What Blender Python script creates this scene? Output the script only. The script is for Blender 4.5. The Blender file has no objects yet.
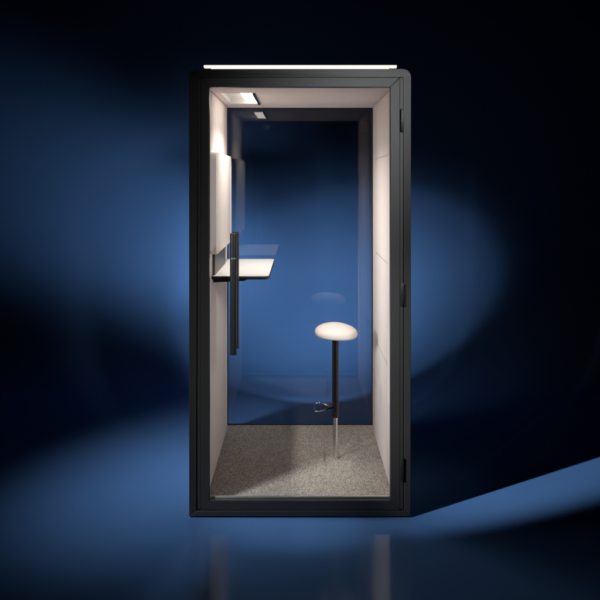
import bpy, bmesh, math
from mathutils import Vector, Matrix

S = bpy.context.scene
C = S.collection
R = math.radians

# ------------------------------------------------------------------ materials
def new_mat(name):
    m = bpy.data.materials.new(name)
    m.use_nodes = True
    nt = m.node_tree
    nt.nodes.clear()
    out = nt.nodes.new('ShaderNodeOutputMaterial')
    return m, nt, out

def N(nt, typ, **kw):
    n = nt.nodes.new(typ)
    for k, v in kw.items():
        setattr(n, k, v)
    return n

def principled(name, col, rough=0.5, metal=0.0, spec=0.5, noise=None, bump=None, vary=0.0,
               vscale=6.0, rvary=0.0):
    """noise/bump: (scale, strength, distance)"""
    m, nt, out = new_mat(name)
    b = N(nt, 'ShaderNodeBsdfPrincipled')
    b.inputs['Base Color'].default_value = (*col, 1)
    b.inputs['Roughness'].default_value = rough
    b.inputs['Metallic'].default_value = metal
    b.inputs['Specular IOR Level'].default_value = spec
    nt.links.new(b.outputs[0], out.inputs[0])
    tc = N(nt, 'ShaderNodeTexCoord')
    if vary > 0 or rvary > 0:
        t = N(nt, 'ShaderNodeTexNoise')
        t.inputs['Scale'].default_value = vscale
        t.inputs['Detail'].default_value = 6
        nt.links.new(tc.outputs['Object'], t.inputs['Vector'])
        if vary > 0:
            mx = N(nt, 'ShaderNodeMix', data_type='RGBA')
            mx.inputs[6].default_value = (*[c * (1 - vary) for c in col], 1)
            mx.inputs[7].default_value = (*[min(1, c * (1 + vary)) for c in col], 1)
            nt.links.new(t.outputs['Fac'], mx.inputs[0])
            nt.links.new(mx.outputs[2], b.inputs['Base Color'])
        if rvary > 0:
            mr = N(nt, 'ShaderNodeMapRange')
            mr.inputs['To Min'].default_value = rough - rvary
            mr.inputs['To Max'].default_value = rough + rvary
            nt.links.new(t.outputs['Fac'], mr.inputs['Value'])
            nt.links.new(mr.outputs[0], b.inputs['Roughness'])
    if bump:
        t2 = N(nt, 'ShaderNodeTexNoise')
        t2.inputs['Scale'].default_value = bump[0]
        t2.inputs['Detail'].default_value = 3
        nt.links.new(tc.outputs['Object'], t2.inputs['Vector'])
        bp = N(nt, 'ShaderNodeBump')
        bp.inputs['Strength'].default_value = bump[1]
        bp.inputs['Distance'].default_value = bump[2]
        nt.links.new(t2.outputs['Fac'], bp.inputs['Height'])
        nt.links.new(bp.outputs[0], b.inputs['Normal'])
    return m

def glass_mat(name, f0=0.05, tint=(0.93, 0.96, 0.97), rough=0.0):
    m, nt, out = new_mat(name)
    tr = N(nt, 'ShaderNodeBsdfTransparent'); tr.inputs[0].default_value = (*tint, 1)
    gl = N(nt, 'ShaderNodeBsdfGlossy'); gl.inputs['Roughness'].default_value = rough
    lw = N(nt, 'ShaderNodeLayerWeight'); lw.inputs[0].default_value = 0.5
    p = N(nt, 'ShaderNodeMath', operation='POWER'); p.inputs[1].default_value = 5
    a = N(nt, 'ShaderNodeMath', operation='MULTIPLY_ADD')
    a.inputs[1].default_value = 1 - f0; a.inputs[2].default_value = f0
    mx = N(nt, 'ShaderNodeMixShader')
    nt.links.new(lw.outputs['Facing'], p.inputs[0]); nt.links.new(p.outputs[0], a.inputs[0])
    nt.links.new(a.outputs[0], mx.inputs[0]); nt.links.new(tr.outputs[0], mx.inputs[1])
    nt.links.new(gl.outputs[0], mx.inputs[2]); nt.links.new(mx.outputs[0], out.inputs[0])
    return m

def emit_mat(name, col, strength):
    m, nt, out = new_mat(name)
    e = N(nt, 'ShaderNodeEmission')
    e.inputs[0].default_value = (*col, 1); e.inputs[1].default_value = strength
    nt.links.new(e.outputs[0], out.inputs[0])
    return m

def carpet_mat():
    m, nt, out = new_mat('loop_pile_carpet')
    b = N(nt, 'ShaderNodeBsdfPrincipled')
    b.inputs['Roughness'].default_value = 0.95
    b.inputs['Specular IOR Level'].default_value = 0.1
    tc = N(nt, 'ShaderNodeTexCoord')
    mp = N(nt, 'ShaderNodeMapping'); mp.inputs['Scale'].default_value = (1.0, 0.32, 1.0)
    nt.links.new(tc.outputs['Object'], mp.inputs[0])
    v = N(nt, 'ShaderNodeTexVoronoi'); v.inputs['Scale'].default_value = 340
    n = N(nt, 'ShaderNodeTexNoise'); n.inputs['Scale'].default_value = 130; n.inputs['Detail'].default_value = 5
    n.inputs['Roughness'].default_value = 0.7
    nt.links.new(mp.outputs[0], v.inputs['Vector']); nt.links.new(mp.outputs[0], n.inputs['Vector'])
    sep = N(nt, 'ShaderNodeSeparateColor'); nt.links.new(v.outputs['Color'], sep.inputs[0])
    ad = N(nt, 'ShaderNodeMath', operation='MULTIPLY_ADD'); ad.inputs[1].default_value = 0.55
    ml = N(nt, 'ShaderNodeMath', operation='MULTIPLY'); ml.inputs[1].default_value = 0.5
    nt.links.new(n.outputs['Fac'], ml.inputs[0]); nt.links.new(sep.outputs[0], ad.inputs[0])
    nt.links.new(ml.outputs[0], ad.inputs[2])
    cr = N(nt, 'ShaderNodeValToRGB')
    e = cr.color_ramp.elements
    e[0].position = 0.15; e[0].color = (0.165, 0.150, 0.133, 1)
    e[1].position = 0.85; e[1].color = (0.58, 0.53, 0.468, 1)
    x = e.new(0.5); x.color = (0.345, 0.311, 0.272, 1)
    nt.links.new(ad.outputs[0], cr.inputs[0]); nt.links.new(cr.outputs[0], b.inputs['Base Color'])
    bp = N(nt, 'ShaderNodeBump'); bp.inputs['Strength'].default_value = 0.8; bp.inputs['Distance'].default_value = 0.004
    inv = N(nt, 'ShaderNodeMath', operation='SUBTRACT'); inv.inputs[0].default_value = 1
    nt.links.new(v.outputs['Distance'], inv.inputs[1])
    nt.links.new(inv.outputs[0], bp.inputs['Height']); nt.links.new(bp.outputs[0], b.inputs['Normal'])
    nt.links.new(b.outputs[0], out.inputs[0])
    return m

M = {}
M['frame'] = principled('graphite_powder_coat', (0.018, 0.0182, 0.0185), 0.43, spec=0.5, bump=(900, 0.25, 0.001), vary=0.12, vscale=300)
M['black'] = principled('black_plastic', (0.006, 0.006, 0.007), 0.45)
M['post'] = principled('black_lacquered_tube', (0.006, 0.006, 0.007), 0.24)
M['gasket'] = principled('black_rubber', (0.004, 0.004, 0.004), 0.7)
M['handle'] = principled('black_metal', (0.017, 0.018, 0.019), 0.36, bump=(1200, 0.3, 0.001))
M['felt'] = principled('pale_felt', (0.86, 0.785, 0.75), 0.9, spec=0.15, bump=(500, 0.35, 0.001), vary=0.05, vscale=9)
M['ceil'] = principled('pale_ceiling_felt', (0.84, 0.765, 0.73), 0.9, spec=0.15, bump=(500, 0.35, 0.001), vary=0.05, vscale=9)
M['pad'] = principled('cream_upholstery', (0.76, 0.69, 0.645), 0.9, spec=0.15, bump=(700, 0.4, 0.001), vary=0.04, vscale=14)
M['piping'] = principled('white_piping', (0.88, 0.86, 0.84), 0.5)
M['seam'] = principled('seam_thread', (0.40, 0.33, 0.29), 0.9)
M['seat'] = principled('cream_seat_fabric', (0.71, 0.645, 0.60), 0.85, spec=0.2, bump=(800, 0.35, 0.001), vary=0.04, vscale=25)
M['white'] = principled('white_laminate', (0.80, 0.79, 0.77), 0.35, vary=0.02, rvary=0.06)
M['bronze'] = principled('grey_bronze_metal', (0.10, 0.092, 0.085), 0.42, metal=0.4, vary=0.1, vscale=40)
M['steel'] = principled('brushed_steel', (0.82, 0.81, 0.80), 0.20, metal=1.0, vary=0.08, vscale=60)
M['dsteel'] = principled('dark_chrome', (0.22, 0.22, 0.23), 0.22, metal=1.0)
M['alu'] = principled('anodised_aluminium', (0.70, 0.71, 0.75), 0.30, metal=0.8)
M['carpet'] = carpet_mat()
M['glass'] = glass_mat('clear_door_glass', 0.022, (0.985, 0.99, 0.99))
M['bglass'] = glass_mat('clear_rear_glass', 0.038, (0.86, 0.885, 0.90))
M['led'] = emit_mat('ceiling_led', (1.0, 0.88, 0.77), 9)
M['bar'] = emit_mat('light_bar_lens', (1.0, 0.945, 0.86), 1.05)
M['mark'] = principled('pale_print', (0.55, 0.55, 0.55), 0.6)
M['floor'] = principled('blue_gloss_floor', (0.044, 0.107, 0.252), 0.14, spec=0.5, vary=0.03, vscale=3)
def matte_towards_cove(m):
    nt = m.node_tree; b = next(n for n in nt.nodes if n.type == 'BSDF_PRINCIPLED')
    geo = N(nt, 'ShaderNodeTexCoord'); sp = N(nt, 'ShaderNodeSeparateXYZ'); mr = N(nt, 'ShaderNodeMapRange')
    mr.interpolation_type = 'SMOOTHSTEP'
    mr.inputs['From Min'].default_value = 0.1; mr.inputs['From Max'].default_value = 1.2
    mr.inputs['To Min'].default_value = 0.11; mr.inputs['To Max'].default_value = 0.75
    nt.links.new(geo.outputs['Object'], sp.inputs[0]); nt.links.new(sp.outputs['Y'], mr.inputs['Value'])
    nz = N(nt, 'ShaderNodeTexNoise'); nz.inputs['Scale'].default_value = 2.2; nz.inputs['Detail'].default_value = 8
    nz.inputs['Roughness'].default_value = 0.65
    nt.links.new(geo.outputs['Object'], nz.inputs['Vector'])
    ma = N(nt, 'ShaderNodeMath', operation='MULTIPLY_ADD'); ma.inputs[1].default_value = 0.10; 
    sb = N(nt, 'ShaderNodeMath', operation='SUBTRACT'); sb.inputs[1].default_value = 0.05
    nt.links.new(nz.outputs['Fac'], ma.inputs[0]); nt.links.new(mr.outputs[0], ma.inputs[2])
    nt.links.new(ma.outputs[0], sb.inputs[0]); nt.links.new(sb.outputs[0], b.inputs['Roughness'])
    mr2 = N(nt, 'ShaderNodeMapRange'); mr2.interpolation_type = 'SMOOTHSTEP'
    mr2.inputs['From Min'].default_value = 0.1; mr2.inputs['From Max'].default_value = 1.2
    mr2.inputs['To Min'].default_value = 0.30; mr2.inputs['To Max'].default_value = 0.1
    nt.links.new(sp.outputs['Y'], mr2.inputs['Value']); nt.links.new(mr2.outputs[0], b.inputs['Specular IOR Level'])
matte_towards_cove(M['floor'])
M['drop'] = principled('blue_backdrop', (0.044, 0.107, 0.252), 0.75, spec=0.1, vary=0.03, vscale=3)

# ------------------------------------------------------------------ mesh helpers
def obj(name, bm, mat, parent=None, smooth=False, loc=None):
    me = bpy.data.meshes.new(name)
    bmesh.ops.recalc_face_normals(bm, faces=bm.faces)
    bm.to_mesh(me); bm.free()
    if isinstance(mat, (list, tuple)):
        for q in mat: me.materials.append(q)
    else:
        me.materials.append(mat)
    if smooth:
        for p in me.polygons: p.use_smooth = True
        if smooth is not True:
            me.set_sharp_from_angle(angle=R(smooth))
    o = bpy.data.objects.new(name, me)
    C.objects.link(o)
    if parent: o.parent = parent
    if loc: o.location = loc
    return o

def merge(dst, src):
    me = bpy.data.meshes.new('tmp'); src.to_mesh(me); src.free()
    dst.from_mesh(me); bpy.data.meshes.remove(me)

def box(bm, x0, x1, y0, y1, z0, z1, bev=0.0, seg=2):
    b = bmesh.new()
    bmesh.ops.create_cube(b, size=1.0)
    for v in b.verts:
        v.co = Vector(((x0 + x1) / 2 + v.co.x * (x1 - x0), (y0 + y1) / 2 + v.co.y * (y1 - y0), (z0 + z1) / 2 + v.co.z * (z1 - z0)))
    if bev > 0:
        bmesh.ops.bevel(b, geom=b.edges[:], offset=bev, segments=seg, affect='EDGES', profile=0.5)
    merge(bm, b)

def prism(bm, pts, axis, a0, a1, bev=0.0, seg=2):
    """closed polygon pts (u,v) extruded along axis: 'y' -> (x,z), 'z' -> (x,y), 'x' -> (y,z)"""
    b = bmesh.new()
    def P(u, v, a):
        return {'y': (u, a, v), 'z': (u, v, a), 'x': (a, u, v)}[axis]
    lo = [b.verts.new(P(u, v, a0)) for u, v in pts]
    hi = [b.verts.new(P(u, v, a1)) for u, v in pts]
    n = len(pts)
    b.faces.new(lo); b.faces.new(hi[::-1])
    for i in range(n):
        b.faces.new((lo[i], lo[(i + 1) % n], hi[(i + 1) % n], hi[i]))
    if bev > 0:
        es = [e for f in b.faces if len(f.verts) == n and n != 4 for e in f.edges] or b.edges[:]
        bmesh.ops.bevel(b, geom=list(set(es)), offset=bev, segments=seg, affect='EDGES', profile=0.5)
    merge(bm, b)

def arc(cx, cy, r, a0, a1, n):
    return [(cx + r * math.cos(R(a0 + (a1 - a0) * i / n)), cy + r * math.sin(R(a0 + (a1 - a0) * i / n))) for i in range(n + 1)]

def rrect(u0, u1, v0, v1, r, n=6):
    return (arc(u1 - r, v0 + r, r, -90, 0, n) + arc(u1 - r, v1 - r, r, 0, 90, n) +
            arc(u0 + r, v1 - r, r, 90, 180, n) + arc(u0 + r, v0 + r, r, 180, 270, n))

def tube(bm, pts, r, n=16, closed=False, caps=True):
    pts = [Vector(p) for p in pts]
    rings = []
    up0 = None
    for i, p in enumerate(pts):
        if closed:
            d = (pts[(i + 1) % len(pts)] - pts[i - 1]).normalized()
        else:
            d = (pts[min(i + 1, len(pts) - 1)] - pts[max(i - 1, 0)]).normalized()
        ref = Vector((0, 0, 1)) if abs(d.z) < 0.9 else Vector((0, 1, 0))
        u = d.cross(ref).normalized(); v = d.cross(u).normalized()
        rings.append([bm.verts.new(p + r * (math.cos(2 * math.pi * k / n) * u + math.sin(2 * math.pi * k / n) * v)) for k in range(n)])
    m = len(rings)
    for i in range(m if closed else m - 1):
        a, b_ = rings[i], rings[(i + 1) % m]
        for k in range(n):
            bm.faces.new((a[k], a[(k + 1) % n], b_[(k + 1) % n], b_[k]))
    if caps and not closed:
        bm.faces.new(rings[0]); bm.faces.new(rings[-1])

def lathe(bm, prof, n=48, cx=0, cy=0):
    rings = []
    for r, z in prof:
        if r < 1e-6:
            rings.append([bm.verts.new((cx, cy, z))])
        else:
            rings.append([bm.verts.new((cx + r * math.cos(2 * math.pi * k / n), cy + r * math.sin(2 * math.pi * k / n), z)) for k in range(n)])
    for a, b_ in zip(rings, rings[1:]):
        for k in range(n):
            k2 = (k + 1) % n
            if len(a) == 1 and len(b_) == 1: continue
            if len(a) == 1: bm.faces.new((a[0], b_[k], b_[k2]))
            elif len(b_) == 1: bm.faces.new((a[k], a[k2], b_[0]))
            else: bm.faces.new((a[k], a[k2], b_[k2], b_[k]))

def fillet(pts, r, n=5, closed=True):
    """round the corners of a 3-D polyline"""
    pts = [Vector(p) for p in pts]; out = []
    m = len(pts)
    for i, p in enumerate(pts):
        if not closed and i in (0, m - 1):
            out.append(p); continue
        a = (pts[i - 1] - p); b_ = (pts[(i + 1) % m] - p)
        q = min(r, a.length * 0.45, b_.length * 0.45)
        s, t = p + a.normalized() * q, p + b_.normalized() * q
        for k in range(n + 1):
            f = k / n
            out.append((1 - f) ** 2 * s + 2 * f * (1 - f) * p + f * f * t)
    return out

def empty(name, loc):
    o = bpy.data.objects.new(name, None); C.objects.link(o)
    o.location = loc; o.empty_display_size = 0.1
    return o

# ------------------------------------------------------------------ setting: gloss floor and cove backdrop
WY, CR, FX = 2.8, 0.85, 8.0          # wall distance, cove radius, half width
bm = bmesh.new()
v = [bm.verts.new(p) for p in ((-FX, -5.5, 0), (FX, -5.5, 0), (FX, WY - CR, 0), (-FX, WY - CR, 0))]
bm.faces.new(v)
o = obj('floor', bm, M['floor']); o['kind'] = 'structure'
bm = bmesh.new()
prof = [(WY - CR + CR * math.sin(R(a)), CR - CR * math.cos(R(a))) for a in [i * 90 / 32 for i in range(33)]] + [(WY, 5.5)]
lo = [bm.verts.new((-FX, y, z)) for y, z in prof]; hi = [bm.verts.new((FX, y, z)) for y, z in prof]
for i in range(len(prof) - 1):
    bm.faces.new((lo[i], hi[i], hi[i + 1], lo[i + 1]))
o = obj('backdrop', bm, M['drop'], smooth=True); o['kind'] = 'structure'

# ------------------------------------------------------------------ phone booth
booth = empty('phone_booth', (0, 0, 0))
booth['label'] = 'tall graphite framed glass phone booth glowing inside on the glossy blue floor'
booth['category'] = 'phone booth'

D = 1.15                              # outer depth
XO, ZT, ZB = 0.555, 2.245, 0.008      # outer half width, top, bottom
XI, ZI, ZBI = 0.514, 2.208, 0.036
XIL, XIR = 0.5165, 0.5205     # inside of the outer frame
# outer shell: top + sides in one rounded arch, bottom bar mitred into it
bm = bmesh.new()
arch_out = [(-XO, ZB)] + arc(-XO + 0.036, ZT - 0.036, 0.036, 180, 90, 8) + arc(XO - 0.036, ZT - 0.036, 0.036, 90, 0, 8) + [(XO, ZB)]
arch_in = [(-XIL, ZBI), (-XIL, ZI), (XIR, ZI), (XIR, ZBI)]
# polygon: outer arch then inner outline backwards (single n-gon, extruded)
prism(bm, arch_out + arch_in[::-1], 'y', 0.0, D, bev=0.0035, seg=3)
g = 0.0004
prism(bm, [(-XO + g * 2, ZB), (XO - g * 2, ZB), (XIR - g, ZBI - g), (-XIL + g, ZBI - g)], 'y', 0.0, D, bev=0.0018, seg=2)
obj('outer_frame', bm, M['frame'], booth, smooth=18)
# plinth
bm = bmesh.new(); box(bm, -0.515, 0.53, 0.02, D - 0.03, 0.0, 0.0075)
obj('plinth', bm, M['gasket'], booth)
# black gasket rebate behind the door gap
bm = bmesh.new()
for (x0, x1, z0, z1) in ((-XIL, -0.462, 0.0362, ZI), (0.462, XIR, 0.0362, ZI), (-0.462, 0.462, 2.168, ZI), (-0.462, 0.462, 0.0362, 0.0640)):
    box(bm, x0 + 0.0003, x1 - 0.0003, 0.040, 0.058, z0, z1 - 0.0003)
obj('door_gasket', bm, M['gasket'], booth)

# side liners, ceiling, carpet, rear frame
XW = 0.4735
ZF, ZC = 0.064, 2.164
YB = 1.113
def side(sgn):
    bm = bmesh.new()
    xa, xb = sorted((sgn * (XW + 0.008), sgn * (XI - 0.001)))
    box(bm, xa, xb, 0.060, YB + 0.02, ZF - 0.02, ZC + 0.03)
    wall = obj('side_wall', bm, M['felt'], booth)
    bm = bmesh.new()
    xa, xb = sorted((sgn * XW, sgn * (XW + 0.0078)))
    box(bm, xa, xb, 0.061, 0.985, ZF + 0.006, ZC - 0.003, bev=0.003)
    obj('felt_panel', bm, M['felt'], wall, smooth=35)
    return wall
lw = side(-1)
rw = side(1)
# short stitched seams on the facing wall
for z in (1.822, 1.238, 0.69):
    bm = bmesh.new()
    prism(bm, [(0.28, z - 0.0018), (0.832, z - 0.0018), (0.832, z - 0.012), (0.838, z - 0.012), (0.838, z + 0.0018), (0.28, z + 0.0018)], 'x', XW - 0.0008, XW + 0.002)
    obj('seam', bm, M['seam'], rw)

# ceiling slab with an opening for the light tray
LX0, LXM, LX1, LY0, LY1 = -0.434, -0.330, -0.250, 0.315, 0.842
bm = bmesh.new()
for (x0, x1, y0, y1) in ((-XW - 0.007, LX0, 0.060, YB), (LX1, XW + 0.007, 0.060, YB), (LX0, LX1, 0.060, LY0), (LX0, LX1, LY1, YB)):
    box(bm, x0, x1, y0, y1, ZC, ZC + 0.03)
ceil = obj('ceiling', bm, M['ceil'], booth)
lamp = bmesh.new()
# tray: roof and rims of the opening
box(lamp, LX0 + 0.0005, LX1 - 0.0005, LY0 + 0.0005, LY1 - 0.0005, ZC + 0.024, ZC + 0.0295)
box(lamp, LX0 + 0.0005, LX0 + 0.003, LY0 + 0.0005, LY1 - 0.0005, ZC - 0.001, ZC + 0.0238)
box(lamp, LX0 + 0.0032, LX1 - 0.001, LY0 + 0.0005, LY0 + 0.003, ZC - 0.001, ZC + 0.0238)
box(lamp, LX0 + 0.0032, LX1 - 0.001, LY1 - 0.003, LY1 - 0.0005, ZC - 0.001, ZC + 0.0238)
cl = obj('ceiling_light', lamp, M['white'], booth)
bm = bmesh.new()
box(bm, LXM + 0.004, LX1 - 0.010, LY0 + 0.004, LY1 - 0.004, ZC + 0.000, ZC + 0.012, bev=0.001, seg=1)
obj('led_panel', bm, M['led'], cl)
bm = bmesh.new()
box(bm, LX1 - 0.0095, LX1 + 0.004, LY0 - 0.002, LY1 + 0.002, ZC - 0.010, ZC - 0.0013)
obj('light_trim', bm, M['black'], cl)
bm = bmesh.new()
box(bm, LXM + 0.0037, LX1 - 0.011, LY0 + 0.006, LY1 - 0.006, ZC + 0.0125, ZC + 0.0235)
obj('light_housing', bm, M['black'], cl)

bm = bmesh.new(); box(bm, -XW - 0.0075, XW + 0.0075, 0.0585, YB - 0.001, 0.0445, ZF)
obj('carpet', bm, M['carpet'], booth)

bm = bmesh.new()
box(bm, -XIL + 0.0005, XIR - 0.0005, YB + 0.0205, D - 0.001, ZC + 0.002, ZI - 0.0005)
box(bm, -XIL + 0.0005, XIR - 0.0005, YB + 0.0205, D - 0.001, ZBI + 0.0005, ZF - 0.002)
for s in (-1, 1):
    xa, xb = sorted((s * (XW + 0.004), s * ((XIR if s > 0 else XIL) - 0.0005)))
    box(bm, xa, xb, YB + 0.0205, D - 0.001, ZF - 0.0018, ZC + 0.0018)
obj('rear_frame', bm, M['frame'], booth)
bm = bmesh.new(); box(bm, -XW - 0.0079, XW + 0.0079, YB + 0.0005, YB + 0.0105, ZF - 0.015, ZC + 0.02)
obj('rear_glass', bm, M['bglass'], booth)
bm = bmesh.new()
box(bm, -XW - 0.0076, XW + 0.0076, YB - 0.007, YB, ZC - 0.0035, ZC - 0.0003)
for s in (-1, 1):
    xa, xb = sorted((s * (XW + 0.0045), s * (XW + 0.0077)))
    box(bm, xa, xb, YB - 0.007, YB, ZF + 0.0005, ZC - 0.0038)
obj('glazing_bead', bm, M['gasket'], booth)

# ------------------------------------------------------------------ upholstered pad, wall plate, table
PY0, PY1, PZ0, PZ1, PX = 0.164, 0.976, 1.296, 1.836, 0.440
bm = bmesh.new()
prism(bm, rrect(PY0, PY1, PZ0, PZ1, 0.035, 8), 'x', -XW + 0.0005, -PX, bev=0.010, seg=4)
pad = obj('wall_cushion', bm, M['pad'], booth, smooth=45)
for y in (0.235, 0.935):
    bm = bmesh.new()
    box(bm, -PX - 0.002, -PX + 0.0016, y - 0.006, y + 0.006, PZ0 + 0.06, PZ1 - 0.05, bev=0.0012, seg=2)
    obj('piping', bm, M['piping'], pad)
TX, TY0, TY1, TZ = -0.166, 0.240, 1.020, 1.175
bm = bmesh.new(); box(bm, -XW + 0.0005, -0.459, 0.275, 0.79, TZ - 0.017, 1.292, bev=0.002)
obj('wall_plate', bm, M['bronze'], booth)

bm = bmesh.new()
pts = [(-XW + 0.001, TY0), (-XW + 0.001, TY1)] + arc(TX - 0.03, TY1 - 0.03, 0.03, 90, 0, 6) + arc(TX - 0.03, TY0 + 0.03, 0.03, 0, -90, 6)
prism(bm, pts, 'z', TZ - 0.018, TZ - 0.0012, bev=0.003, seg=2)
table = obj('table', bm, M['black'], booth, smooth=35)
bm = bmesh.new()
i_ = 0.0012
pts = [(-XW + 0.0012, TY0 + i_), (-XW + 0.0012, TY1 - i_)] + arc(TX - 0.03, TY1 - 0.03, 0.03 - i_, 90, 0, 8) + arc(TX - 0.03, TY0 + 0.03, 0.03 - i_, 0, -90, 8)
prism(bm, pts, 'z', TZ - 0.0011, TZ)
obj('table_surface', bm, M['white'], table)
for y in (0.33, 0.90):
    bm = bmesh.new()
    prism(bm, [(-XW + 0.001, TZ - 0.0185), (-0.27, TZ - 0.0185), (-0.30, TZ - 0.035), (-XW + 0.001, TZ - 0.045)], 'y', y - 0.02, y + 0.02)
    obj('bracket', bm, M['black'], table)

# ------------------------------------------------------------------ door
DX0, DX1, DZ0, DZ1 = -0.497, 0.4993, 0.0385, 2.203
OX0, OX1, OZ0, OZ1 = -0.4545, 0.4525, 0.0865, 2.155
bm = bmesh.new()
g = 0.0003
DYa, DYb = 0.002, 0.0385
prism(bm, [(DX0, DZ0 + 2 * g), (DX0, DZ1 - 2 * g), (OX0, OZ1 - 0), (OX0, OZ0 + 0)], 'y', DYa, DYb, bev=0.0015)
prism(bm, [(DX1, DZ0 + 2 * g), (DX1, DZ1 - 2 * g), (OX1, OZ1 - 0), (OX1, OZ0 + 0)], 'y', DYa, DYb, bev=0.0015)
prism(bm, [(DX0 + 2 * g, DZ1), (DX1 - 2 * g, DZ1), (OX1 - g, OZ1), (OX0 + g, OZ1)], 'y', DYa, DYb, bev=0.0015)
prism(bm, [(DX0 + 2 * g, DZ0), (DX1 - 2 * g, DZ0), (OX1 - g, OZ0), (OX0 + g, OZ0)], 'y', DYa, DYb, bev=0.0015)
# recessed edge strips beside the mitred bars
box(bm, -0.5132, DX0 - 0.0008, 0.0035, 0.0385, DZ0 + 0.004, DZ1 - 0.001, bev=0.0008, seg=1)
box(bm, DX1 + 0.0008, 0.5165, 0.0035, 0.0385, DZ0 + 0.004, DZ1 - 0.001, bev=0.0008, seg=1)
door = obj('door', bm, M['frame'], booth, smooth=18)
bm = bmesh.new(); box(bm, OX0 - 0.012, OX1 + 0.012, 0.0395, 0.0475, OZ0 - 0.012, OZ1 + 0.008)
# keep the pane inside the frame rebate
for v_ in bm.verts: v_.co.y -= 0.022
for v_ in bm.verts:
    v_.co.x = max(OX0 + 0.0005, min(OX1 - 0.0005, v_.co.x)); v_.co.z = max(OZ0 + 0.0005, min(OZ1 - 0.0005, v_.co.z))
obj('glass_pane', bm, M['glass'], door)
bm = bmesh.new()
box(bm, OX0 + 0.012, OX1 - 0.001, 0.0275, 0.0375, OZ0 + 0.0006, OZ0 + 0.0095, bev=0.002)
obj('threshold_strip', bm, M['alu'], door, smooth=35)
# hinges
for zc in (1.988, 1.118, 0.245):
    bm = bmesh.new()
    box(bm, 0.5012, 0.5185, -0.009, 0.0032, zc - 0.057, zc + 0.057, bev=0.003)
    box(bm, 0.5005, 0.5192, -0.0095, 0.0031, zc - 0.0015, zc + 0.0015)
    obj('hinge', bm, M['black'], door, smooth=35)
# pull handles, one each side of the pane
HZ0, HZ1 = 0.832, 1.427
def handle(yc, sgn):
    bm = bmesh.new()
    hx = -0.3275
    b = bmesh.new()
    pts = rrect(hx - 0.0165, hx + 0.0165, yc - 0.016, yc + 0.016, 0.0115, 5)
    prism(b, pts, 'z', HZ0, HZ1, bev=0.008, seg=3)
    merge(bm, b)
    for z in (HZ0 + 0.07, HZ1 - 0.07):
        ya, yb = (yc + 0.014, 0.0168) if sgn < 0 else (0.0265, yc - 0.014)
        tube(bm, [(hx, ya, z), (hx, yb, z)], 0.009, 16)
    return obj('pull_handle', bm, M['handle'], door, smooth=40)
h = handle(-0.058, -1)
handle(0.062, 1)
# small pale wordmark printed across the outer handle
cu = bpy.data.curves.new('wordmark', 'FONT'); cu.body = 'silen'; cu.size = 0.0135
cu.align_x = 'CENTER'; cu.align_y = 'CENTER'; cu.extrude = 0.0002
to = bpy.data.objects.new('wordmark', cu); C.objects.link(to)
to.rotation_euler = (R(90), 0, 0); to.location = (-0.3275, -0.0744, 1.306)
bpy.context.view_layer.update()
me = bpy.data.meshes.new_from_object(to.evaluated_get(bpy.context.evaluated_depsgraph_get()))
me.transform(to.matrix_world); me.materials.clear(); me.materials.append(M['mark'])
bpy.data.objects.remove(to); bpy.data.curves.remove(cu)
mk = bpy.data.objects.new('wordmark', me); C.objects.link(mk); mk.parent = h
h.parent = door

# ------------------------------------------------------------------ light bar on the roof
bm = bmesh.new()
box(bm, -0.482, 0.485, 0.004, 0.030, 2.2525, 2.2655, bev=0.0025, seg=3)
box(bm, -0.446, 0.446, 0.006, 0.028, 2.2455, 2.2528)
bar = obj('light_bar', bm, M['bar'], booth)
bm = bmesh.new()
box(bm, -0.484, 0.487, 0.0305, 0.052, 2.2455, 2.2680, bev=0.001, seg=1)
obj('bar_housing', bm, M['black'], bar)

# ------------------------------------------------------------------ stool
SX, SY = 0.2070, 0.576
stool = empty('bar_stool', (SX, SY, ZF))
stool['label'] = 'slim stool with cream domed seat and black and steel post, standing on the carpet'
stool['category'] = 'stool'
ZS = 0.713                                  # underside of the seat above the carpet
bm = bmesh.new()
lathe(bm, [(0, 0.24), (0.0185, 0.24), (0.0195, 0.243), (0.0195, 0.30), (0.0195, ZS + 0.006), (0, ZS + 0.006)], 32)
post = obj('post', bm, M['post'], stool, smooth=40)
bm = bmesh.new()
lathe(bm, [(0, 0.0), (0.0140, 0.0), (0.0128, 0.004), (0.0128, 0.2395), (0, 0.2395)], 32)
obj('lower_tube', bm, M['steel'], stool, smooth=40)
bm = bmesh.new()
lathe(bm, [(0, ZS - 0.012), (0.028, ZS - 0.012), (0.034, ZS + 0.004), (0, ZS + 0.004)], 32)
obj('seat_mount', bm, M['black'], stool, smooth=40)
# seat cushion: dome over a turned-in rim, saddle lower at the front
bm = bmesh.new()
RS = 0.124
prof = [(0, 0.0), (0.098, 0.0), (0.111, 0.002), (0.1190, 0.007), (0.1232, 0.014), (0.1245, 0.021), (0.1238, 0.029), (0.1208, 0.0375),
        (0.1145, 0.0455), (0.104, 0.0530), (0.090, 0.0590), (0.072, 0.0645), (0.050, 0.0690), (0.025, 0.0715), (0, 0.0725)]
lathe(bm, prof, 64)
tilt = Matrix.Rotation(R(2.8), 4, 'Y') @ Matrix.Rotation(R(2), 4, 'X')
for v_ in bm.verts:
    x, y, z = v_.co
    ang = math.atan2(y, x)
    k = 1 + 0.035 * math.cos(3 * (ang - R(90)))
    v_.co = tilt @ Vector((x * k, y * k, z)) + Vector((0.002, 0, ZS))
seat = obj('seat', bm, M['seat'], stool, smooth=True)
# footrest loop
zf = 0.298
loop = fillet([(-0.017, 0.006, zf), (-0.090, 0.074, zf), (-0.122, 0.070, zf), (-0.126, -0.070, zf), (-0.106, -0.080, zf), (-0.017, -0.006, zf)], 0.011, 6, closed=False)
bm = bmesh.new()
tube(bm, loop, 0.0055, 12)
obj('footrest', bm, M['dsteel'], stool, smooth=True)

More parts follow.
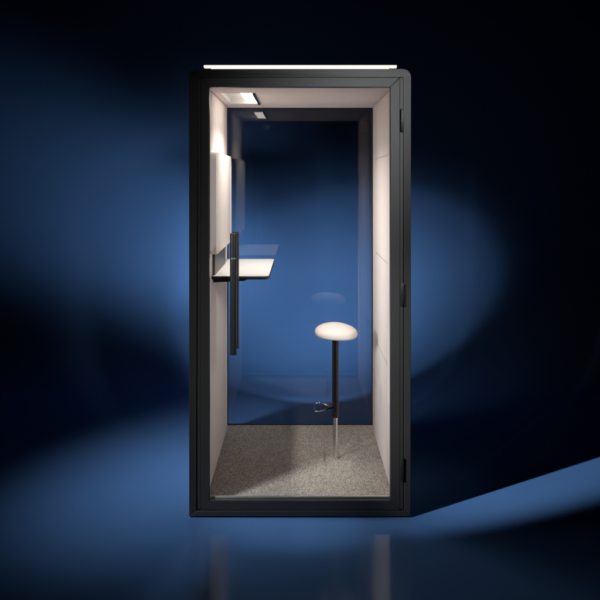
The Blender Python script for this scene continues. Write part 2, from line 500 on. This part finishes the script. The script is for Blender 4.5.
# ------------------------------------------------------------------ lamps
def aim(o, target):
    d = (Vector(target) - o.location).normalized()
    o.rotation_euler = d.to_track_quat('-Z', 'Y').to_euler()

def spot(name, loc, target, power, angle, blend, col, radius=0.05):
    l = bpy.data.lights.new(name, 'SPOT')
    l.energy = power; l.spot_size = R(angle); l.spot_blend = blend; l.color = col; l.shadow_soft_size = radius
    o = bpy.data.objects.new(name, l); C.objects.link(o); o.location = loc; aim(o, target)
    return o

def area(name, loc, target, power, sx, sy, col, spread=180):
    l = bpy.data.lights.new(name, 'AREA'); l.shape = 'RECTANGLE'; l.size = sx; l.size_y = sy
    l.energy = power; l.color = col; l.spread = R(spread)
    o = bpy.data.objects.new(name, l); C.objects.link(o); o.location = loc; aim(o, target)
    return o

WH = (1.0, 1.0, 1.0)
BL = (0.85, 0.94, 1.0)
# raking beam across the backdrop from behind the booth, up to the left
bl = spot('backdrop_spot_left', (0.30, 1.20, 0.42), (-1.40, WY, 1.24), 265, 60, 1.0, BL, 0.30)
bl.rotation_euler.rotate_axis('Z', R(-14))
bl.scale = (1.0, 0.70, 1.0)
# hard edged spot close behind the booth: glow through the glass, curved edge low on the right
br = spot('backdrop_spot_round', (0.22, 1.25, 0.46), (0.16, WY, 0.66), 122, 108, 1.0, (0.95, 0.97, 1.0), 0.05)
br.rotation_euler.rotate_axis('Z', R(8))
br.scale = (1.0, 0.60, 1.0)
be = spot('backdrop_spot_edge', (0.26, 1.25, 0.28), (0.24, WY, 0.45), 32, 97, 0.18, BL, 0.02)
be.rotation_euler.rotate_axis('Z', R(19))
be.scale = (1.0, 0.62, 1.0)
# floor beams from the front left: pool beside the booth, and a strip past its shadow on the right
spot('floor_spot_pool', (-3.0, -1.9, 3.4), (-0.40, 0.66, 0.0), 2350, 18.0, 1.0, WH, 0.60)
st = spot('floor_spot_strip', (-3.4, -2.32, 3.4), (1.52, 0.52, 0.0), 3000, 15, 1.0, WH, 0.03)
st.scale = (0.44, 1.0, 1.0)
# lamps before the booth: on the floor, and on the frame from its upper right
ff = spot('floor_spot_front', (0.0, -0.40, 4.2), (0.0, -0.0, 0.0), 300, 11, 1.0, WH, 0.05)
ff.scale = (1.35, 1.0, 1.0)
fs = spot('frame_spot', (1.40, -3.4, 2.85), (0.16, 0.1, 1.60), 560, 35, 1.0, (0.97, 0.98, 1.0), 0.40)
fs.scale = (0.55, 1.0, 1.0)
ds = spot('interior_fill_spot', (-2.1, -3.0, 2.1), (0.38, 0.45, 1.0), 1050, 31, 1.0, (1.0, 0.97, 0.95), 0.25)  # added fill lamp, thrown through the door to brighten the right inner wall
ds.scale = (0.23, 1.0, 1.0)
# the downward throw of the ceiling light
al = area('ceiling_light_lamp', (-0.285, 0.578, 2.154), (-0.285, 0.578, 0.0), 5.9, 0.055, 0.50, (1.0, 0.93, 0.86), 120)
al.rotation_euler = (0, R(-12), 0)

# ------------------------------------------------------------------ world, camera, render
w = bpy.data.worlds.new('World'); S.world = w; w.use_nodes = True
w.node_tree.nodes['Background'].inputs[0].default_value = (0.25, 0.4, 0.8, 1)
w.node_tree.nodes['Background'].inputs[1].default_value = 0.0002

cam = bpy.data.cameras.new('camera')
co = bpy.data.objects.new('camera', cam); C.objects.link(co)
DIST = 3.43
co.location = (0, -DIST, 1.70); co.rotation_euler = (R(90), 0, 0)
cam.sensor_width = 36; cam.lens = 36 * DIST / 3.0
cam.shift_y = -(1.70 - 1.09) / 3.0
cam.clip_start = 0.05; cam.clip_end = 100
S.camera = co
S.view_settings.view_transform = 'Standard'; S.view_settings.look = 'None'
S.view_settings.exposure = 0; S.view_settings.gamma = 1
S.render.engine = 'CYCLES'
S.cycles.use_denoising = True
S.cycles.max_bounces = 12; S.cycles.transparent_max_bounces = 16; S.cycles.glossy_bounces = 6
S.cycles.sample_clamp_indirect = 8
